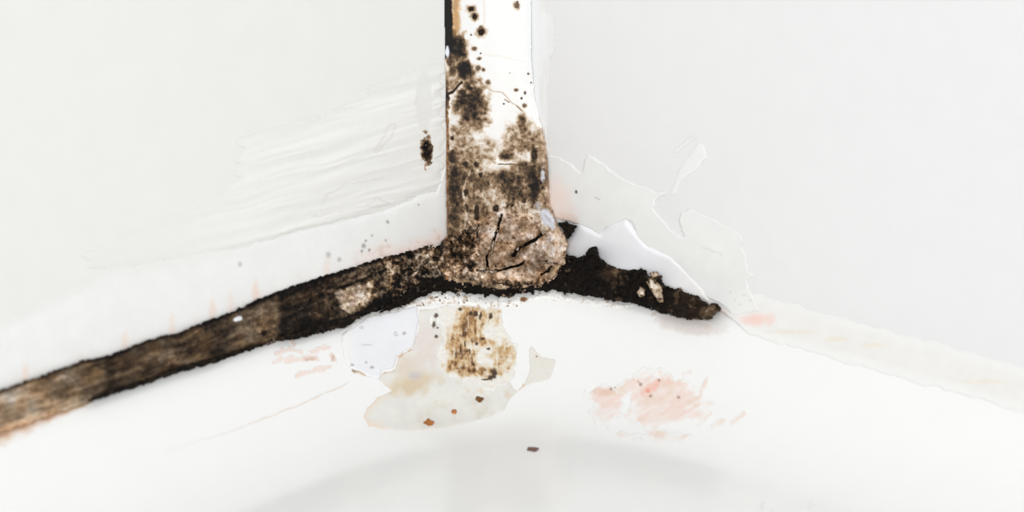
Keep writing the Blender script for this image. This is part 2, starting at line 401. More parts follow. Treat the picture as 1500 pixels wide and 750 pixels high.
# ------------------------------------------------------------------ mouldy joint along the left wall
joint = thing('sealant_bead', 'long dark brown mould-eaten sealant bead along the foot of the left wall', 'sealant bead')
def m_left(x, y):
    e = 1.8 + 1.2 * sstep(200, 0, x)
    return np.minimum(np.minimum(y - upL(x), loL(x) - y), 700 - x) + rag(x, y, 101, e, 6) + .8 * fbm(x, y, 2.5, 2, 102) * sstep(150, 350, x)
def vL(x, y): return np.clip((y - upL(x)) / (loL(x) - upL(x)), 0, 1)
def t_left(x, y):
    v = vL(x, y)
    a, b = rot(x, y, -19)
    st = fbm(a / 5, b, 6, 4, 111, .6); st2 = fbm(a / 2.2, b, 12, 3, 112)
    g = fbm(x, y, 4.5, 4, 113, .65)
    t = np.interp(x, [-340, 0, 60, 100, 150, 158, 162, 170, 230, 300, 318, 340, 365, 405, 413, 470, 485, 500, 550, 610, 640, 700],
                  [.55, .55, .54, .61, .64, .80, .84, .75, .73, .76, .80, .70, .62, .63, .90, .91, .78, .74, .66, .58, .55, .5])
    t = t + .15 * st + .10 * st2 + g * np.interp(x, [0, 300, 420, 560, 700], [.06, .10, .12, .32, .34])
    t = t + .34 * fbm(x, y, 10, 3, 114) * sstep(540, 575, x)
    edge = sstep(.16, .02, v) * .28 + sstep(.82, .98, v) * .30 * sstep(100, 190, x)
    t = t + edge
    t = t - sstep(.66, .95, v + .12 * st2) * .26 * sstep(150, 80, x)
    t = t - .35 * poly(x, y, [(489, 428), (520, 418), (546, 412), (542, 439), (528, 456), (518, 464), (500, 450)], 2, 2, 8, 115) * (1 - .3 * g)
    t = t + .22 * stroke(x, y, [(478, 424), (510, 418), (545, 405), (560, 398)], 2.0, 1.5, 1.5, 116)
    t = t + .3 * blob(x, y, 386, 487, 4, 4, .5, .3) + .12 * blob(x, y, 565, 425, 22, 16, .5, .6, 6, 117) + .3 * sstep(.1, .5, fbm(x, y, 5, 3, 118)) * sstep(545, 570, x) * sstep(640, 610, x)
    t = t + .34 * blob(x, y, 592, 402, 15, 11, .6, .5, 6, 121) + .2 * blob(x, y, 640, 372, 6, 5, .5, .5, 4, 122)
    t = t - .10 * blob(x, y, 238, 522, 24, 9, .6, .4, 10, 119) - .12 * blob(x, y, 40, 585, 40, 10, .6, .4, 10, 120)
    t = t + .25 * sstep(.62, .9, v) * sstep(560, 585, x) + .3 * sstep(.7, .95, v) * sstep(500, 540, x)
    return t
def c_left(x, y, m):
    t = t_left(x, y); c = ramp(t)
    n = fbm(x, y, 16, 3, 131)
    c = c * (1 + np.stack([.06 * n, 0 * n, -.08 * n], -1))
    v = vL(x, y)
    c = over(c, (196, 140, 96), sstep(.78, 1, v) * sstep(115, 40, x) * .6)
    c = over(c, (214, 190, 160), blob(x, y, 45, 610, 12, 6, .5, .4, 6, 133) * .6 + blob(x, y, 108, 592, 8, 14, .6, .5, 6, 134) * .35)
    c = over(c, (236, 238, 244), blob(x, y, 349, 467, 7, 3.4, .3, .2, 5, ang=-15))  # white glint painted into the bead colour
    c = over(c, (198, 176, 158), poly(x, y, [(492, 430), (540, 418), (530, 436), (512, 448), (500, 444)], 2, 2, 5, 135) * .35)
    c = over(c, (190, 172, 160), stroke(x, y, [(385, 508), (398, 500), (420, 496)], 1, 1.5, 2) * .6)
    li = sstep(.35, .8, fbm(x, y, 4, 4, 136, .6)) * sstep(545, 600, x)
    return over(c, (200, 184, 166), li * .75)
def h_left(x, y, m):
    t = t_left(x, y)
    return .03 + .26 * sstep(0, 12, m) - .28 * np.clip(t - .5, -.4, .5) + .10 * fbm(x, y, 5, 4, 141) + sstep(480, 640, x) * .22 * fbm(x, y, 7, 4, 142, .6)
layer('bead_body', (-340, 320, 702, 775), 1.0, m_left, h_left, c_left, M_mould, F_bead, joint)
def m_fr(x, y):                                              # ragged black lower rim of the joint
    c = loL(x) - 4
    w_ = np.interp(x, [120, 150, 200, 260, 300, 330, 400, 430, 480, 505, 540, 560], [-2, 5, 4, 4, 5.5, 2.5, 1.5, 5, 8, 8, 5, 2])
    return w_ - np.abs(y - c) + rag(x, y, 145, 2.5, 6)
layer('black_rim', (118, 420, 562, 610), 1.0, m_fr, lambda x, y, m: .45 + .1 * fbm(x, y, 4, 3, 146), lambda x, y, m: ramp(.93 + .12 * fbm(x, y, 5, 3, 147)), M_mould, F_bead, joint)['label'] = 'ragged black lower rim of the mouldy bead'

# ------------------------------------------------------------------ upright bead in the corner
bead = thing('sealant_bead', 'wide upright white sealant bead in the corner, browned by mould and cracked at its foot', 'sealant bead')
VB = [(650, -340), (650, 0), (652, 80), (653, 180), (654, 300), (655, 345), (640, 360), (630, 385), (645, 415), (700, 424), (760, 426), (805, 420), (824, 400),
      (831, 372), (828, 350), (818, 330), (806, 300), (803, 240), (798, 200), (785, 150), (779, 90), (778, 0), (777, -340)]
CR = [(640, 388), (650, 362), (658, 345), (672, 334), (690, 326), (704, 314), (722, 306), (745, 308), (770, 312), (790, 322), (797, 334), (806, 340), (820, 334),
      (829, 345), (832, 360), (826, 372), (830, 384), (818, 396), (810, 410), (790, 417), (765, 420), (742, 420), (715, 414), (698, 410), (670, 408), (648, 402)]
SPOTS = [(690, 13, 5, 4), (695, 24, 4, 4.5), (705, 47, 5.5, 5.5), (704, 41, 2.5, 2.5), (757, 8, 3.2, 4.2), (758, 3, 1.6, 2), (695, 71, 3, 2.2), (704, 78, 1.6, 1.6),
                                      (702, 86, 2.6, 1.8), (700, 100, 3.2, 3), (708, 102, 2.2, 2.2), (715, 121, 3, 2.6), (774, 108, 1.8, 2), (756, 132, 2.6, 1.6), (769, 136, 2, 3), (764, 144, 2, 2.4),
                                      (768, 155, 2.8, 2.2), (747, 107, 1.2, 1.2), (778, 121, 1.2, 1.6), (738, 152, 2, 1.6), (690, 51, 2, 1.6), (693, 132, 2, 2)]
def m_up(x, y): return polydist(x, y, VB) + rag(x, y, 151, 1.2, 7) * sstep(-20, 90, y) * np.where(x < 700, .5, 1)
def t_up(x, y):
    g = fbm(x, y, 5, 4, 161, .62); G = fbm(x, y, 16, 4, 162)
    t = np.zeros_like(x)
    def add(a, f): return np.maximum(t, a * f)
    # the brown lower half
    body = sstep(232, 262, y + 14 * G + np.interp(x, [650, 680, 700, 735, 760, 790], [30, 14, -6, -4, 10, 20]))
    vs = fbm(x, y / 2.6, 3.2, 4, 160, .65)
    tb = .51 + .20 * G + .22 * g + .16 * vs
    tb = tb + .16 * blob(x, y, 752, 262, 40, 22, .7, .5, 14, 163) + .25 * blob(x, y, 666, 285, 9, 58, .5, .35, 10, 164) + .26 * blob(x, y, 781, 262, 6, 36, .5, .4, 7, 165)
    tb = tb - .24 * blob(x, y, 725, 290, 14, 24, .7, .5, 10, 166) - .22 * blob(x, y, 765, 330, 32, 26, .7, .4, 12, 167) - .16 * blob(x, y, 745, 372, 60, 30, .6, .3, 14, 168)
    tb = tb - .12 * blob(x, y, 806, 380, 20, 30, .6, .3, 9, 176)
    t = np.maximum(t, tb * body)
    t = add(sstep(.0, .9, body + .0) * 0, 1)
    # haze of mould further up
    for cx, cy, rx, ry, d, s in ((690, 152, 20, 32, .86, 169), (700, 176, 16, 16, .55, 170), (672, 72, 14, 17, .98, 171), (679, 102, 14, 16, 1.02, 172), (664, 66, 8, 18, 1.0, 187),
                                 (663, 96, 8, 20, .62, 173), (666, 120, 14, 12, .36, 174), (676, 200, 18, 22, .40, 175), (766, 182, 7, 13, .74, 177),
                                 (764, 206, 26, 24, .42, 178), (790, 214, 12, 26, .46, 179), (716, 215, 12, 14, .36, 180), (741, 229, 13, 8, .72, 181),
                                 (690, 232, 32, 18, .46, 182), (784, 200, 8, 10, .55, 183), (782, 228, 6, 20, .85, 190)):
        b = blob(x, y, cx, cy, rx, ry, .62, .42, 9, s)
        t = np.maximum(t, b * (d + .16 * g) + .12 * g * (b > .05))
    t = np.maximum(t, .98 * sstep(2, -2, x - np.interp(y, [-340, 0, 30, 60, 80, 90], [664, 662, 664, 664, 660, 650]) + rag(x, y, 184, 1.6, 6)))
    t = np.maximum(t, .42 * sstep(10, 0, np.abs(x - 668) + rag(x, y, 185, 3, 7)) * sstep(62, 45, y))
    t = np.maximum(t, (.80 + .2 * g) * sstep(6, 1, (x - 654) + rag(x, y, 186, 2.5, 6)) * sstep(80, 140, y))
    for cx, cy, rx, ry in SPOTS:
        if rx > 2: t = np.maximum(t, .62 * blob(x, y, cx, cy, rx * 1.25, ry * 1.25, .8, .35, 4, int(cx)))
    for cx, cy, rx, ry in ((682, 240, 4.5, 5.5), (698, 241, 4.5, 5), (683, 282, 4.5, 5), (683, 304, 4.5, 6.5), (699, 312, 4, 15), (742, 229, 7, 4.5), (727, 305, 5, 5),
                           (662, 202, 3, 3), (662, 232, 6, 12), (704, 256, 4, 4), (750, 301, 3, 3), (768, 294, 4, 4), (715, 268, 3, 4)):
        t = np.maximum(t, (.84 + .12 * g) * blob(x, y, cx, cy, rx, ry, .45, .4, 4, int(cx + cy)))
    sp = sstep(.60, .85, fbm(x, y, 3.2, 2, 188)) * sstep(180, 330, y) * .2
    t = t + sp
    t = t - .26 * stroke(x, y, [(690, 248), (683, 262), (678, 280), (684, 322), (696, 338)], .8, 1.4, 1.5, 189) * (t > .3)
    t = np.maximum(t, .85 * stroke(x, y, [(730, 241), (748, 240.5), (764, 242)], .4, 1.1, .4))
    t = np.maximum(t, .9 * stroke(x, y, [(655, 139), (664, 134), (671, 127), (676, 120)], 1.8, 1.4, 1.2))
    t = np.maximum(t, .34 * stroke(x, y, [(710, 129), (722, 134), (736, 136), (750, 151), (762, 158), (769, 168)], .4, 1.2, .8))
    t = np.maximum(t, .75 * stroke(x, y, [(739, 146), (746, 150)], .3, 1.0, .5)); t = np.maximum(t, .7 * stroke(x, y, [(756, 155), (766, 164)], .3, 1.0, .5))
    t = np.maximum(t, .10 * stroke(x, y, [(710, 80), (745, 85), (770, 92)], .3, 1.2, 1)); t = np.maximum(t, .12 * stroke(x, y, [(709, 0), (710, 40)], .5, 2, 1))
    return t
def c_up(x, y, m):
    t = t_up(x, y); c = ramp(t) * (1 - np.stack([-.03 * sstep(.2, .5, t), 0 * t, .06 * sstep(.2, .5, t)], -1))
    c = over(c, (222, 168, 104), sstep(9, 0, np.abs(x - 667) + rag(x, y, 191, 6, 6)) * sstep(60, 40, y) * .6 * (x > 662))
    c = over(c, (206, 142, 84), sstep(3.5, 0, np.abs(x - 654.5)) * sstep(150, 180, y) * .55)
    c = over(c, (214, 176, 152), sstep(10, 2, m) * sstep(190, 215, y) * (x > 770) * .35)
    c = over(c, (225, 230, 240), blob(x, y, 655, 76, 3, 8, .3, .3, 4))  # bluish white glint painted at the left edge
    c = over(c, (212, 214, 224), blob(x, y, 795, 257, 2.5, 11, .4, .5, 4, 195) * .9 + blob(x, y, 802, 320, 8, 16, .35, .25, 6, 196, -25))  # painted light blue glint, then a pale grey patch below it
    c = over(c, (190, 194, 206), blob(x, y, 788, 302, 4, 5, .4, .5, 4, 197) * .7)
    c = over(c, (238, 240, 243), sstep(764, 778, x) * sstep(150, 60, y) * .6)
    return c
def h_up(x, y, m):
    t = t_up(x, y)
    return .15 + .25 * sstep(0, 8, m) + .06 * fbm(x, y, 40, 2, 198) - .12 * np.clip(t, 0, 1) + sstep(200, 280, y) * (.10 * fbm(x, y, 6, 4, 199, .6) + .22) - .4 * sstep(0, 8, polydist(x, y, CR)) - .4 * sstep(26, 0, m) * (x > 740) * sstep(220, 150, y)
layer('bead_body', (646, -340, 838, 432), 1.0, m_up, h_up, c_up, M_seal, F_bead, bead)

CRACKS = [([(734, 316), (730, 330), (726, 341), (724, 355), (721, 364), (714, 374), (713, 394)], 1.5),
          ([(799, 337), (790, 346), (778, 354), (766, 361), (756, 369), (751, 374)], 2.2),
          ([(715, 397), (730, 397), (742, 394), (755, 391), (766, 385)], 1.5),
          ([(655, 346), (661, 354), (668, 366)], 1.2), ([(793, 402), (803, 396), (808, 390)], 1.0), ([(700, 330), (699, 345), (702, 352)], .7),
          ([(716, 374), (722, 368)], 1.0), ([(700, 396), (713, 398)], 1.6)]
def m_crust(x, y): return polydist(x, y, CR) + rag(x, y, 201, 3.5, 8)
def cracks(x, y):
    k = np.zeros_like(x)
    for P, w_ in CRACKS: k = np.maximum(k, stroke(x, y, P, w_, .9, 1.6, 203))
    return k
def t_crust(x, y, m):
    g = fbm(x, y, 4.5, 4, 211, .62); G = fbm(x, y, 15, 4, 212)
    t = .37 + .17 * g + .20 * G
    lf = sstep(716, 690, x + 8 * G); t = t + lf * (.14 + .22 * g)
    t = t + .4 * blob(x, y, 674, 376, 9, 8, .5, .5, 5, 213) + .35 * blob(x, y, 690, 390, 6, 6, .5, .5, 5, 214) + .3 * blob(x, y, 686, 352, 15, 9, .6, .5, 8, 215)
    t = t + .2 * blob(x, y, 760, 366, 18, 8, .6, .5, 8, 216, -35) + .16 * blob(x, y, 790, 388, 14, 10, .6, .6, 6, 217) + .25 * blob(x, y, 793, 334, 7, 8, .6, .5, 5, 218)
    t = t + .45 * sstep(.72, .9, fbm(x, y, 4.2, 3, 219)) + .55 * sstep(408, 420, y + 5 * g)
    t = np.where(lf > .5, t - .22 * sstep(.45, .7, fbm(x, y, 5, 3, 220)), t)
    t = t - .14 * blob(x, y, 812, 356, 18, 20, .6, .4, 8, 224) + .22 * sstep(.15, .6, fbm(x, y, 11, 3, 225)) * sstep(715, 690, x)
    u = t_up(x, y); k = sstep(10, 2, m + 5 * g) * sstep(362, 345, y)
    t = t * (1 - k) + u * k
    return np.maximum(t, cracks(x, y) * .98)
def c_crust(x, y, m):
    c = ramp(t_crust(x, y, m)); n = fbm(x, y, 12, 3, 221)
    return c * (1.03 + np.stack([.05 * n + .03, 0 * n, -.07 * n - .01], -1))
def h_crust(x, y, m):
    return .54 + .14 * sstep(0, 9, m) + .15 * fbm(x, y, 12, 4, 222, .6) + .06 * fbm(x, y, 3, 2, 223) - .45 * cracks(x, y) + .25 * sstep(795, 812, x)
layer('cracked_crust', (634, 296, 840, 428), 0.8, m_crust, h_crust, c_crust, M_mould, F_bead, bead)['label'] = 'cracked tan crust at the foot of the bead'
for i, (cx, cy, rx, ry) in enumerate(SPOTS):
    dark = (44, 34, 26) if rx > 3.6 else (118, 100, 86)
    crumb('mould_spot', cx, cy, rx * .8, ry * .8, min(rx, ry) * .4, dark, F_bead, .00037, seed=i, parent=bead)

# ------------------------------------------------------------------ black mould in the joint right of the corner and below it
BK = [(556, 458), (572, 444), (590, 434), (606, 418), (625, 407), (648, 404), (668, 410), (690, 413), (715, 418), (742, 422), (770, 420), (795, 416), (812, 404), (817, 388), (829, 373), (842, 376), (857, 374),
      (864, 363), (874, 359), (880, 377), (890, 387), (909, 394), (925, 396), (938, 391), (946, 396), (952, 404), (962, 398), (969, 404), (974, 419), (996, 423),
      (1024, 434), (1037, 446), (1052, 443), (1056, 452), (1048, 464), (1037, 470), (1017, 469), (985, 463), (954, 454), (926, 446), (892, 439), (850, 433),
      (818, 427), (795, 426), (774, 429), (760, 431), (748, 438), (725, 436), (705, 434), (680, 430), (655, 427), (640, 429), (620, 434), (600, 444), (578, 453)]
def m_black(x, y): return polydist(x, y, BK) + rag(x, y, 231, 2.6, 6) + sstep(600, 660, x) * sstep(850, 800, x) * sstep(418, 428, y) * rag(x, y, 233, 4.5, 9) + 1.0 * fbm(x, y, 2.6, 2, 232)
def c_black(x, y, m):
    g = fbm(x, y, 5, 4, 241, .6)
    t = .96 + .05 * g - .18 * sstep(.25, .7, fbm(x, y, 9, 3, 242)) * sstep(860, 900, x)
    t = t - sstep(965, 1010, x) * (.10 + .10 * g) - .18 * blob(x, y, 895, 402, 12, 8, .7, .5, 5, 243) - .15 * blob(x, y, 910, 396, 8, 4, .5, .5, 4, 244)
    t = t - .2 * blob(x, y, 1040, 458, 12, 8, .7, .5, 6, 245) - .3 * blob(x, y, 957, 405, 8, 7, .6, .5, 4, 246)
    c = ramp(t)
    c = over(c, (176, 150, 124), sstep(.42, .7, fbm(x, y, 6, 4, 247, .6)) * sstep(585, 640, x) * sstep(860, 800, x) * .85)
    c = over(c, (206, 186, 160), poly(x, y, [(722, 420), (738, 417), (744, 422), (732, 425)], 1.5, 1.5, 4, 248) * .9)
    return over(c, (150, 118, 96), (sstep(1.6, 0, m) * .25 + 0 * x))
def h_black(x, y, m):
    return .42 + .35 * sstep(0, 6, m) * sstep(800, 840, x) + .28 * fbm(x, y, 7, 4, 251, .65) + .12 * fbm(x, y, 3, 2, 252) + .15 * sstep(0, 4, m)
tag(layer('black_mould', (550, 352, 1064, 476), 0.8, m_black, h_black, c_black, M_mould, F_bead),
    'crumbly black mould filling the joint under the corner and along the right wall', 'mould')
TR = [(817, 326), (830, 324), (846, 332), (838, 342), (833, 354), (826, 344)]
tag(layer('mould_patch', (810, 318, 852, 360), 0.8, lambda x, y: polydist(x, y, TR) + rag(x, y, 261, 2, 5), lambda x, y, m: 1.0 + .2 * sstep(0, 4, m) + .15 * fbm(x, y, 5, 3, 262),
          lambda x, y, m: ramp(.95 + .1 * fbm(x, y, 5, 3, 263)), M_mould, F_bead), 'small black three-cornered mould lump right of the upright bead foot', 'mould')
def chip(P, label, h, seed):
    xs = [p[0] for p in P]; ys = [p[1] for p in P]
    def c(x, y, m):
        t = .28 + .22 * fbm(x, y, 5, 3, seed) + .4 * sstep(.5, .8, fbm(x, y, 3, 2, seed + 1)) + .15 * sstep(3, 0, m)
        return ramp(t)
    tag(layer('sealant_chip', (min(xs) - 5, min(ys) - 5, max(xs) + 5, max(ys) + 5), 0.7, lambda x, y: polydist(x, y, P) + rag(x, y, seed, 1.3, 5),
              lambda x, y, m: h + .25 * sstep(0, 3, m) + .06 * fbm(x, y, 4, 3, seed + 2), c, M_chip, F_bead, Fb=F_bead, back=.0003), label, 'sealant chip')
chip([(946, 413), (952, 408), (960, 410), (970, 421), (972, 443), (966, 444), (957, 432)], 'long pale brown chip of sealant caught in the black mould', 1.15, 271)
chip([(932, 428), (938, 420), (945, 424), (945, 433), (937, 436)], 'small rounded cream chip of sealant beside the longer chip in the black mould', 1.1, 281)
chip([(951, 401), (956, 397), (964, 399), (966, 405), (956, 407)], 'small grey brown chip of sealant just above the long chip in the black mould', 1.1, 285)

# ------------------------------------------------------------------ marks on the tray (parts of the tray)
TW = (241, 241, 240)                                         # the enamel's own colour
# crumbly white ridge just under the corner
RG = [(500, 484), (538, 462), (583, 450), (617, 434), (650, 429), (700, 436), (745, 440), (775, 432), (815, 428), (850, 434), (892, 440), (926, 447), (905, 452), (880, 449), (850, 444), (800, 438), (780, 440),
      (755, 448), (730, 450), (700, 450), (660, 444), (632, 446), (600, 454), (560, 468), (520, 484)]
def m_ridge(x, y): return polydist(x, y, RG) + rag(x, y, 301, 2.5, 6) + 1
def c_ridge(x, y, m):
    c = patch_white(x, y, m, (240, 239, 236), 303)
    g = fbm(x, y, 5, 4, 304, .6)
    c = over(c, (176, 146, 118), sstep(.15, .8, g) * np.interp(x, [500, 600, 640, 760, 790, 850, 880, 905], [.35, .4, .75, .6, .25, .35, .8, .5]))
    c = over(c, (84, 60, 42), sstep(.55, .85, fbm(x, y, 4, 3, 305)) * np.interp(x, [500, 600, 640, 760, 790], [.3, .4, .9, .8, .2]))
    c = over(c, (120, 78, 46), blob(x, y, 767, 439, 6, 3.4, .4, .4, 4, 306) * .9)
    return over(c, TW, sstep(2.5, 0, m) * .7)
layer('crumbly_edge', (494, 420, 934, 492), 0.8, m_ridge, lambda x, y, m: .03 + .12 * sstep(0, 7, m) + .07 * fbm(x, y, 5, 4, 307, .6), c_ridge, M_chip, F_soft, tray)['label'] = 'crumbly off-white edge with brown grains'

def m_rust(x, y): return polydist(x, y, [(640, 450), (662, 446), (700, 447), (735, 452), (740, 480), (748, 495), (760, 508), (758, 530), (752, 552), (738, 566), (722, 572), (700, 566), (676, 556), (650, 548), (640, 530), (650, 500)]) + rag(x, y, 311, 4, 10)
def c_rust(x, y, m):
    c = flat(x, (234, 231, 224))
    st = fbm(x, y / 4.5, 4, 4, 312, .6); g = fbm(x, y, 6, 4, 313, .6); G = fbm(x, y, 14, 3, 314)
    d = .85 * blob(x, y, 692, 476, 17, 32, .7, .45, 10, 315) + .75 * blob(x, y, 690, 532, 24, 16, .6, .5, 9, 316) + .7 * blob(x, y, 668, 505, 12, 34, .7, .3, 10, 317) \
        + .6 * blob(x, y, 734, 520, 16, 20, .6, .5, 8, 318) + .7 * blob(x, y, 710, 545, 24, 8, .5, .5, 7, 319) + .5 * blob(x, y, 722, 466, 12, 14, .6, .5, 6, 320) + .5 * blob(x, y, 710, 500, 26, 6, .6, .5, 7, 321) \
        + .4 * blob(x, y, 652, 540, 12, 8, .6, .5, 6, 322)
    d = d + .30 * st * sstep(.1, .4, d) + .25 * g * sstep(.1, .4, d)
    d = d - .5 * blob(x, y, 713, 480, 7, 13, .5, .3, 6, 323) - .55 * blob(x, y, 709, 528, 13, 11, .5, .3, 6, 324) - .5 * blob(x, y, 730, 500, 7, 8, .5, .3, 6, 325)
    d = np.clip(d, 0, 1.2)
    c = over(c, (222, 205, 178), sstep(.05, .42, d)); c = over(c, (196, 160, 112), sstep(.38, .8, d)); c = over(c, (150, 110, 68), sstep(.78, 1.05, d)); c = over(c, (92, 62, 38), sstep(1.05, 1.2, d))
    c = over(c, (232, 226, 214), sstep(.25, .8, fbm(x, y / 3, 3.5, 4, 328)) * .55)
    dk = sstep(.5, .85, fbm(x, y, 3.6, 3, 326)) * sstep(.4, .7, d)
    c = over(c, (98, 66, 40), dk * .8)
    for cx, cy, rx, ry in ((724, 546, 4, 6), (719, 553, 4, 3), (712, 556, 5, 1.2), (694, 534, 2.6, 2.6), (697, 460, 3, 4), (690, 459, 3, 3), (719, 463, 3, 4), (707, 496, 3.5, 2), (698, 503, 2.4, 2.6), (715, 511, 2.4, 2), (674, 453, 3, 2), (704, 463, 2, 5), (681, 503, 1.2, 5), (675, 512, 1.1, 6), (688, 515, 1, 4), (668, 520, 1, 5)):
        c = over(c, (62, 42, 28), blob(x, y, cx, cy, rx, ry, .4, .45, 3, int(cx + cy)) * .92)
    return over(c, TW, sstep(4, 0, m) * .8)
layer('rust_stain', (626, 436, 772, 584), 0.8, m_rust, lambda x, y, m: .05 + .05 * sstep(0, 4, m) + .05 * np.clip(fbm(x, y, 4, 3, 327), -1, 1), c_rust, M_film, F_soft, tray)['label'] = 'golden brown rust stain'

PU = [(532, 612), (536, 598), (556, 580), (574, 572), (560, 562), (545, 552), (518, 548), (512, 540), (530, 543), (554, 557), (562, 545), (579, 541), (582, 520), (604, 510), (612, 486), (614, 455), (640, 450), (690, 500),
      (740, 552), (757, 572), (768, 560), (776, 540), (774, 512), (778, 505), (794, 522), (815, 527), (806, 556), (790, 560), (768, 566), (748, 584), (740, 600), (708, 615), (646, 629), (600, 632), (566, 630), (540, 624)]
def m_pud(x, y): return polydist(x, y, PU) + rag(x, y, 331, 1.6, 10)
def c_pud(x, y, m):
    c = flat(x, (228, 227, 221)) + (4.5 * fbm(x, y, 14, 4, 333))[..., None]
    c = over(c, (214, 204, 188), sstep(.2, .9, fbm(x, y, 18, 4, 332)) * .45)
    c = over(c, (234, 232, 228), sstep(4, 0, m) * .5)
    c = over(c, (240, 214, 192), sstep(14, 0, m + 4 * fbm(x, y, 10, 3, 334)) * sstep(575, 548, x) * sstep(560, 580, y) * .7)
    c = over(c, (233, 216, 198), sstep(3.5, 0, m) * .45 * sstep(700, 640, x))
    c = over(c, (214, 194, 162), blob(x, y, 602, 563, 30, 13, .7, .4, 12, 335, -12) * .9)
    c = over(c, (220, 206, 190), blob(x, y, 600, 535, 26, 18, .7, .5, 14, 336) * .7)
    c = over(c, (224, 214, 208), blob(x, y, 622, 510, 16, 30, .7, .5, 12, 337) * .8)
    c = over(c, (196, 192, 194), blob(x, y, 607, 550, 8, 6, .8, .3, 8, 338) * .7)
    c = over(c, (196, 158, 122), stroke(x, y, [(516, 541), (530, 547), (548, 556), (560, 548), (578, 542), (581, 524), (603, 512)], .7, 2.0, 1.5, 339) * .8)
    c = over(c, (150, 128, 108), blob(x, y, 518, 543, 4, 3, .5, .5, 4, 340) * .6)
    c = over(c, (222, 200, 168), sstep(.2, .8, fbm(x, y, 7, 4, 341)) * blob(x, y, 700, 575, 60, 12, .7, .4, 10, 342) * .55)
    c = over(c, (214, 178, 130), sstep(.1, .8, fbm(x, y, 5, 4, 343)) * blob(x, y, 762, 560, 12, 16, .7, .4, 10, 344) * .6)
    c = over(c, (229, 225, 216), poly(x, y, [(776, 505), (794, 522), (815, 527), (806, 558), (768, 560)], 2, 1.5, 8, 345) * .6)
    c = over(c, (252, 250, 246), blob(x, y, 647, 520, 5, 12, .4, .2, 6, 346) * .5)
    for cx, cy, rx, ry in ((639, 462, 3, 3), (635, 476, 3, 5), (639, 493, 3, 2.6), (766, 533, 2, 2.4), (767, 552, 2.4, 2.4), (762, 526, 1.4, 1.4), (786, 522, 1.2, 1.2), (641, 480, 1.8, 1.2)):
        c = over(c, (78, 64, 54), blob(x, y, cx, cy, rx, ry, .4, .4, 3, int(cx + cy)) * .85)
    c = over(c, (250, 248, 244), (blob(x, y, 632, 470, 2, 8, .4, .3, 4) + blob(x, y, 642, 470, 1.6, 5, .4, .3, 4)) * .8)
    return c
layer('water_stain', (506, 444, 822, 640), 1.0, m_pud, lambda x, y, m: .02 + .03 * sstep(0, 3, m), c_pud, M_film, F_tray, tray, back=-.00002, Fb=F_tray)['label'] = 'grey beige dried water stain with tan rim'

def pinkfield(x, y):
    xs, ys = rot(x, y, -30)
    sk = fbm(xs / 3.5, ys, 5, 4, 351, .55); G = fbm(x, y, 14, 4, 352)
    d = .85 * blob(x, y, 968, 588, 62, 38, .35, .30, 16, 353) + .7 * blob(x, y, 888, 578, 24, 13, .5, .4, 9, 354) + .6 * blob(x, y, 888, 600, 18, 20, .6, .4, 9, 355, 25) \
        + .6 * blob(x, y, 925, 562, 18, 7, .5, .5, 6, 356, -20) + .45 * blob(x, y, 975, 640, 40, 7, .7, .5, 8, 357) + .6 * blob(x, y, 911, 637, 9, 4.5, .6, .4, 5, 358)
    for P in ([(1028, 618), (1040, 607)], [(1046, 624), (1060, 617)], [(1072, 619), (1080, 615)], [(1083, 613), (1090, 607)], [(1020, 594), (1034, 556)], [(996, 552), (1012, 545)], [(950, 550), (962, 556)], [(1008, 620), (1024, 608)]):
        d = np.maximum(d, .6 * stroke(x, y, P, 2.5, 3, 2, 359))
    d = d - .8 * blob(x, y, 917, 590, 7, 17, .5, .3, 6, 360, 10) - .7 * blob(x, y, 990, 548, 8, 10, .5, .5, 6, 361) - .5 * blob(x, y, 1000, 622, 22, 5, .5, .5, 6, 363, -15)
    return d + .22 * sk * sstep(.1, .5, d), sk, G
def m_pink(x, y): return (pinkfield(x, y)[0] - .12) * 10
def c_pink(x, y, m):
    d, sk, G = pinkfield(x, y)
    c = over(flat(x, TW), (238, 217, 208), sstep(.12, 1.0, d) * (.85 + .3 * sk))
    c = over(c, (232, 214, 198), sstep(.0, .8, G) * sstep(.3, .6, d) * .7)
    c = over(c, (238, 192, 176), blob(x, y, 956, 568, 16, 6, .7, .6, 6, 364, -35) * .9 + blob(x, y, 978, 560, 6, 6, .7, .5, 5, 365) * .5)
    c = over(c, (238, 160, 140), blob(x, y, 949, 573, 3, 3, .6, .3, 4) * .9)
    c = over(c, (224, 190, 168), blob(x, y, 884, 574, 18, 5, .6, .6, 5, 366) * .6)
    for cx, cy, r in ((895, 570, 1.8), (900, 567, 1.8), (938, 563, 2.4), (965, 557, 1.8), (994, 582, 2.2), (953, 580, 2.2), (935, 559, 1.4)):
        c = over(c, (150, 116, 106), blob(x, y, cx, cy, r, r, .5, .3, 3, cx) * .7)
    return c
layer('pink_stain', (855, 535, 1100, 655), 1.0, m_pink, lambda x, y, m: .012 + .012 * sstep(0, 2, m), c_pink, M_film, F_tray, tray, back=-.00002, Fb=F_tray)['label'] = 'patchy salmon pink stain'

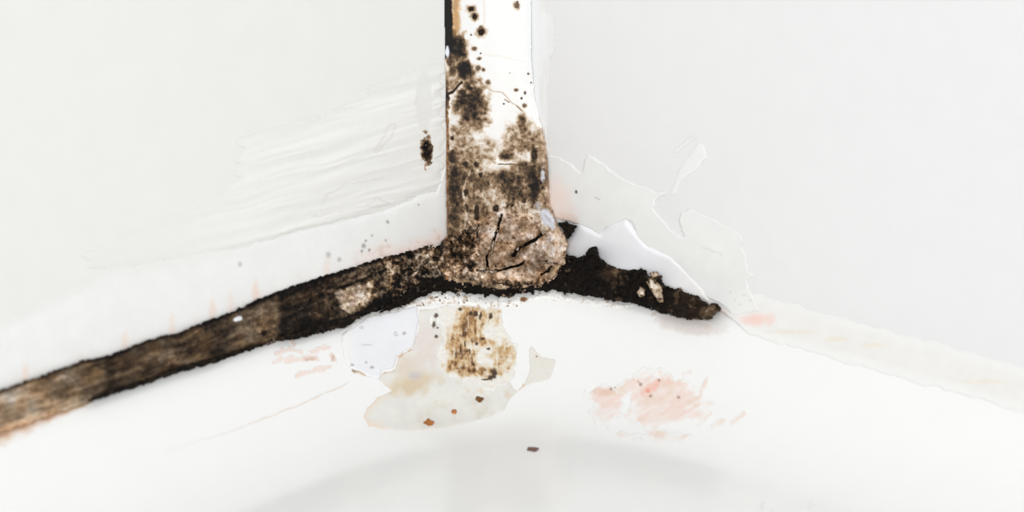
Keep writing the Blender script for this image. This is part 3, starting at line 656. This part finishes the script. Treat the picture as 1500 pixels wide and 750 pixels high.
def pk2(x, y):
    d = np.zeros_like(x)
    for P, w_ in (([(420, 528), (445, 524), (464, 525)], 3), ([(436, 549), (460, 543), (480, 538)], 3), ([(404, 518), (425, 512), (440, 515)], 3), ([(400, 532), (412, 525)], 2), ([(428, 500), (434, 515)], 2), ([(484, 522), (490, 526)], 3), ([(455, 515), (480, 508)], 2)):
        d = np.maximum(d, stroke(x, y, P, w_, 3.5, 3, 371))
    return d + .3 * fbm(x, y, 7, 3, 372) * (d > .1)
layer('pink_stain', (390, 494, 500, 560), 1.0, lambda x, y: (pk2(x, y) - .2) * 8, lambda x, y, m: .012 + .01 * sstep(0, 2, m),
      lambda x, y, m: over(over(flat(x, TW), (238, 222, 213), sstep(.2, 1, pk2(x, y))), (206, 176, 160), (blob(x, y, 455, 526, 9, 2.5, .5, .5, 4, 373) + blob(x, y, 487, 525, 3.5, 4, .5, .5, 4, 374)) * .7),
      M_film, F_tray, tray, back=-.00002, Fb=F_tray)['label'] = 'faint pink smudges'
def m_grime(x, y): return 12 * (1 - np.sqrt((rot(x - 1010, y - 477, 10)[0] / 62) ** 2 + (rot(x - 1010, y - 477, 10)[1] / 15) ** 2)) + rag(x, y, 381, 2, 12)  # outline of the beige grey grime
layer('grime_stain', (930, 450, 1090, 500), 1.0, m_grime, lambda x, y, m: .012 + .012 * sstep(0, 2, m),
      lambda x, y, m: over(over(flat(x, TW), (222, 214, 210), sstep(0, 6, m) * .9), (196, 172, 150), sstep(0, .9, fbm(x, y, 8, 4, 383)) * sstep(990, 940, x) * .8), M_film, F_soft, tray)['label'] = 'greyish grime below the black mould'

BL = [(500, 490), (512, 482), (538, 464), (587, 453), (612, 446), (613, 470), (611, 486), (605, 509), (592, 515), (582, 520), (580, 530), (578, 540), (560, 543), (557, 554), (548, 556), (530, 546), (510, 538), (502, 520)]
def c_bl(x, y, m):
    c = patch_white(x, y, m, (235, 236, 240), 391)
    c = over(c, TW, sstep(525, 505, x) * .9)
    for cx, cy, rx, ry, a in ((592, 488, 2.6, 2.2, .45), (580, 489, 3, 3, .4), (545, 538, 3, 2, .5), (536, 531, 2, 1.5, .5), (516, 535, 2.4, 2, .5), (537, 505, 8, 1.2, .25), (530, 480, 3, 3, .2)):
        c = over(c, (120, 112, 116), blob(x, y, cx, cy, rx, ry, .5, .4, 3, int(cx)) * a)
    return over(c, (236, 238, 244), blob(x, y, 580, 489, 1.4, 1.4, .3, .1, 3))
tag(layer('sealant_smear', (494, 440, 622, 562), 1.0, lambda x, y: polydist(x, y, BL) + rag(x, y, 393, 1.6, 8), lambda x, y, m: .06 + .12 * sstep(0, 3, m), c_bl, M_smear, F_soft),
    'bluish white jagged flake of sealant on the tray beside the rust stain', 'sealant smear')
def m_ln(x, y): return 1.6 - linedist(x, y + 1.2 * fbm(x, y, 16, 3, 395), [(512, 560), (480, 575), (440, 592), (390, 612), (330, 635), (240, 662)]) + .6 * fbm(x, y, 8, 3, 396)
layer('hairline_stain', (230, 548, 520, 672), 0.8, m_ln, lambda x, y, m: 0.012 + 0 * x, lambda x, y, m: over(flat(x, TW), (232, 218, 206), sstep(240, 420, x) * sstep(0, 1.5, m)), M_film, F_tray, tray, back=-.00002, Fb=F_tray)['label'] = 'pale brown hairline mark'

def m_bs(x, y): return np.minimum(y - loL(x) + 8, np.interp(x, [-340, 0, 60, 135], [30, 24, 15, 4]) - (y - loL(x))) + rag(x, y, 401, 2.5, 14)
def c_bs(x, y, m):
    a = sstep(1, 0, (y - loL(x)) / np.interp(x, [-340, 0, 60, 135], [30, 24, 15, 5]) + .3 * fbm(x, y, 14, 3, 402))
    c = over(flat(x, TW), (220, 192, 168), a * .9); return over(c, (190, 156, 124), sstep(.7, 1, a) * .6)
layer('brown_stain', (-340, 590, 140, 800), 1.5, m_bs, lambda x, y, m: .012 + 0 * x, c_bs, M_film, F_tray, tray, back=-.00002, Fb=F_tray)['label'] = 'soft orange brown stain below the mouldy bead'

# ------------------------------------------------------------------ loose crumbs on the tray
for i, (cx, cy, rx, ry, rgb, lab) in enumerate([
        (629, 620, 6, 7, (176, 112, 62), 'largest orange brown crumb on the tray, on the rim of the water stain'),
        (665, 604, 3.6, 5, (186, 122, 74), 'tiny orange brown crumb on the tray in the middle of the water stain'),
        (702, 586, 5, 6, (120, 86, 52), 'small dark brown crumb on the tray just below the rust stain'),
        (780, 659, 7, 6, (120, 92, 86), 'purplish brown flat crumb alone on the bare tray, lowest of the crumbs')]):
    tag(crumb('dirt_crumb', cx, cy, rx, ry, 2.4, rgb, F_tray, 0, seed=40 + i), lab, 'crumb')
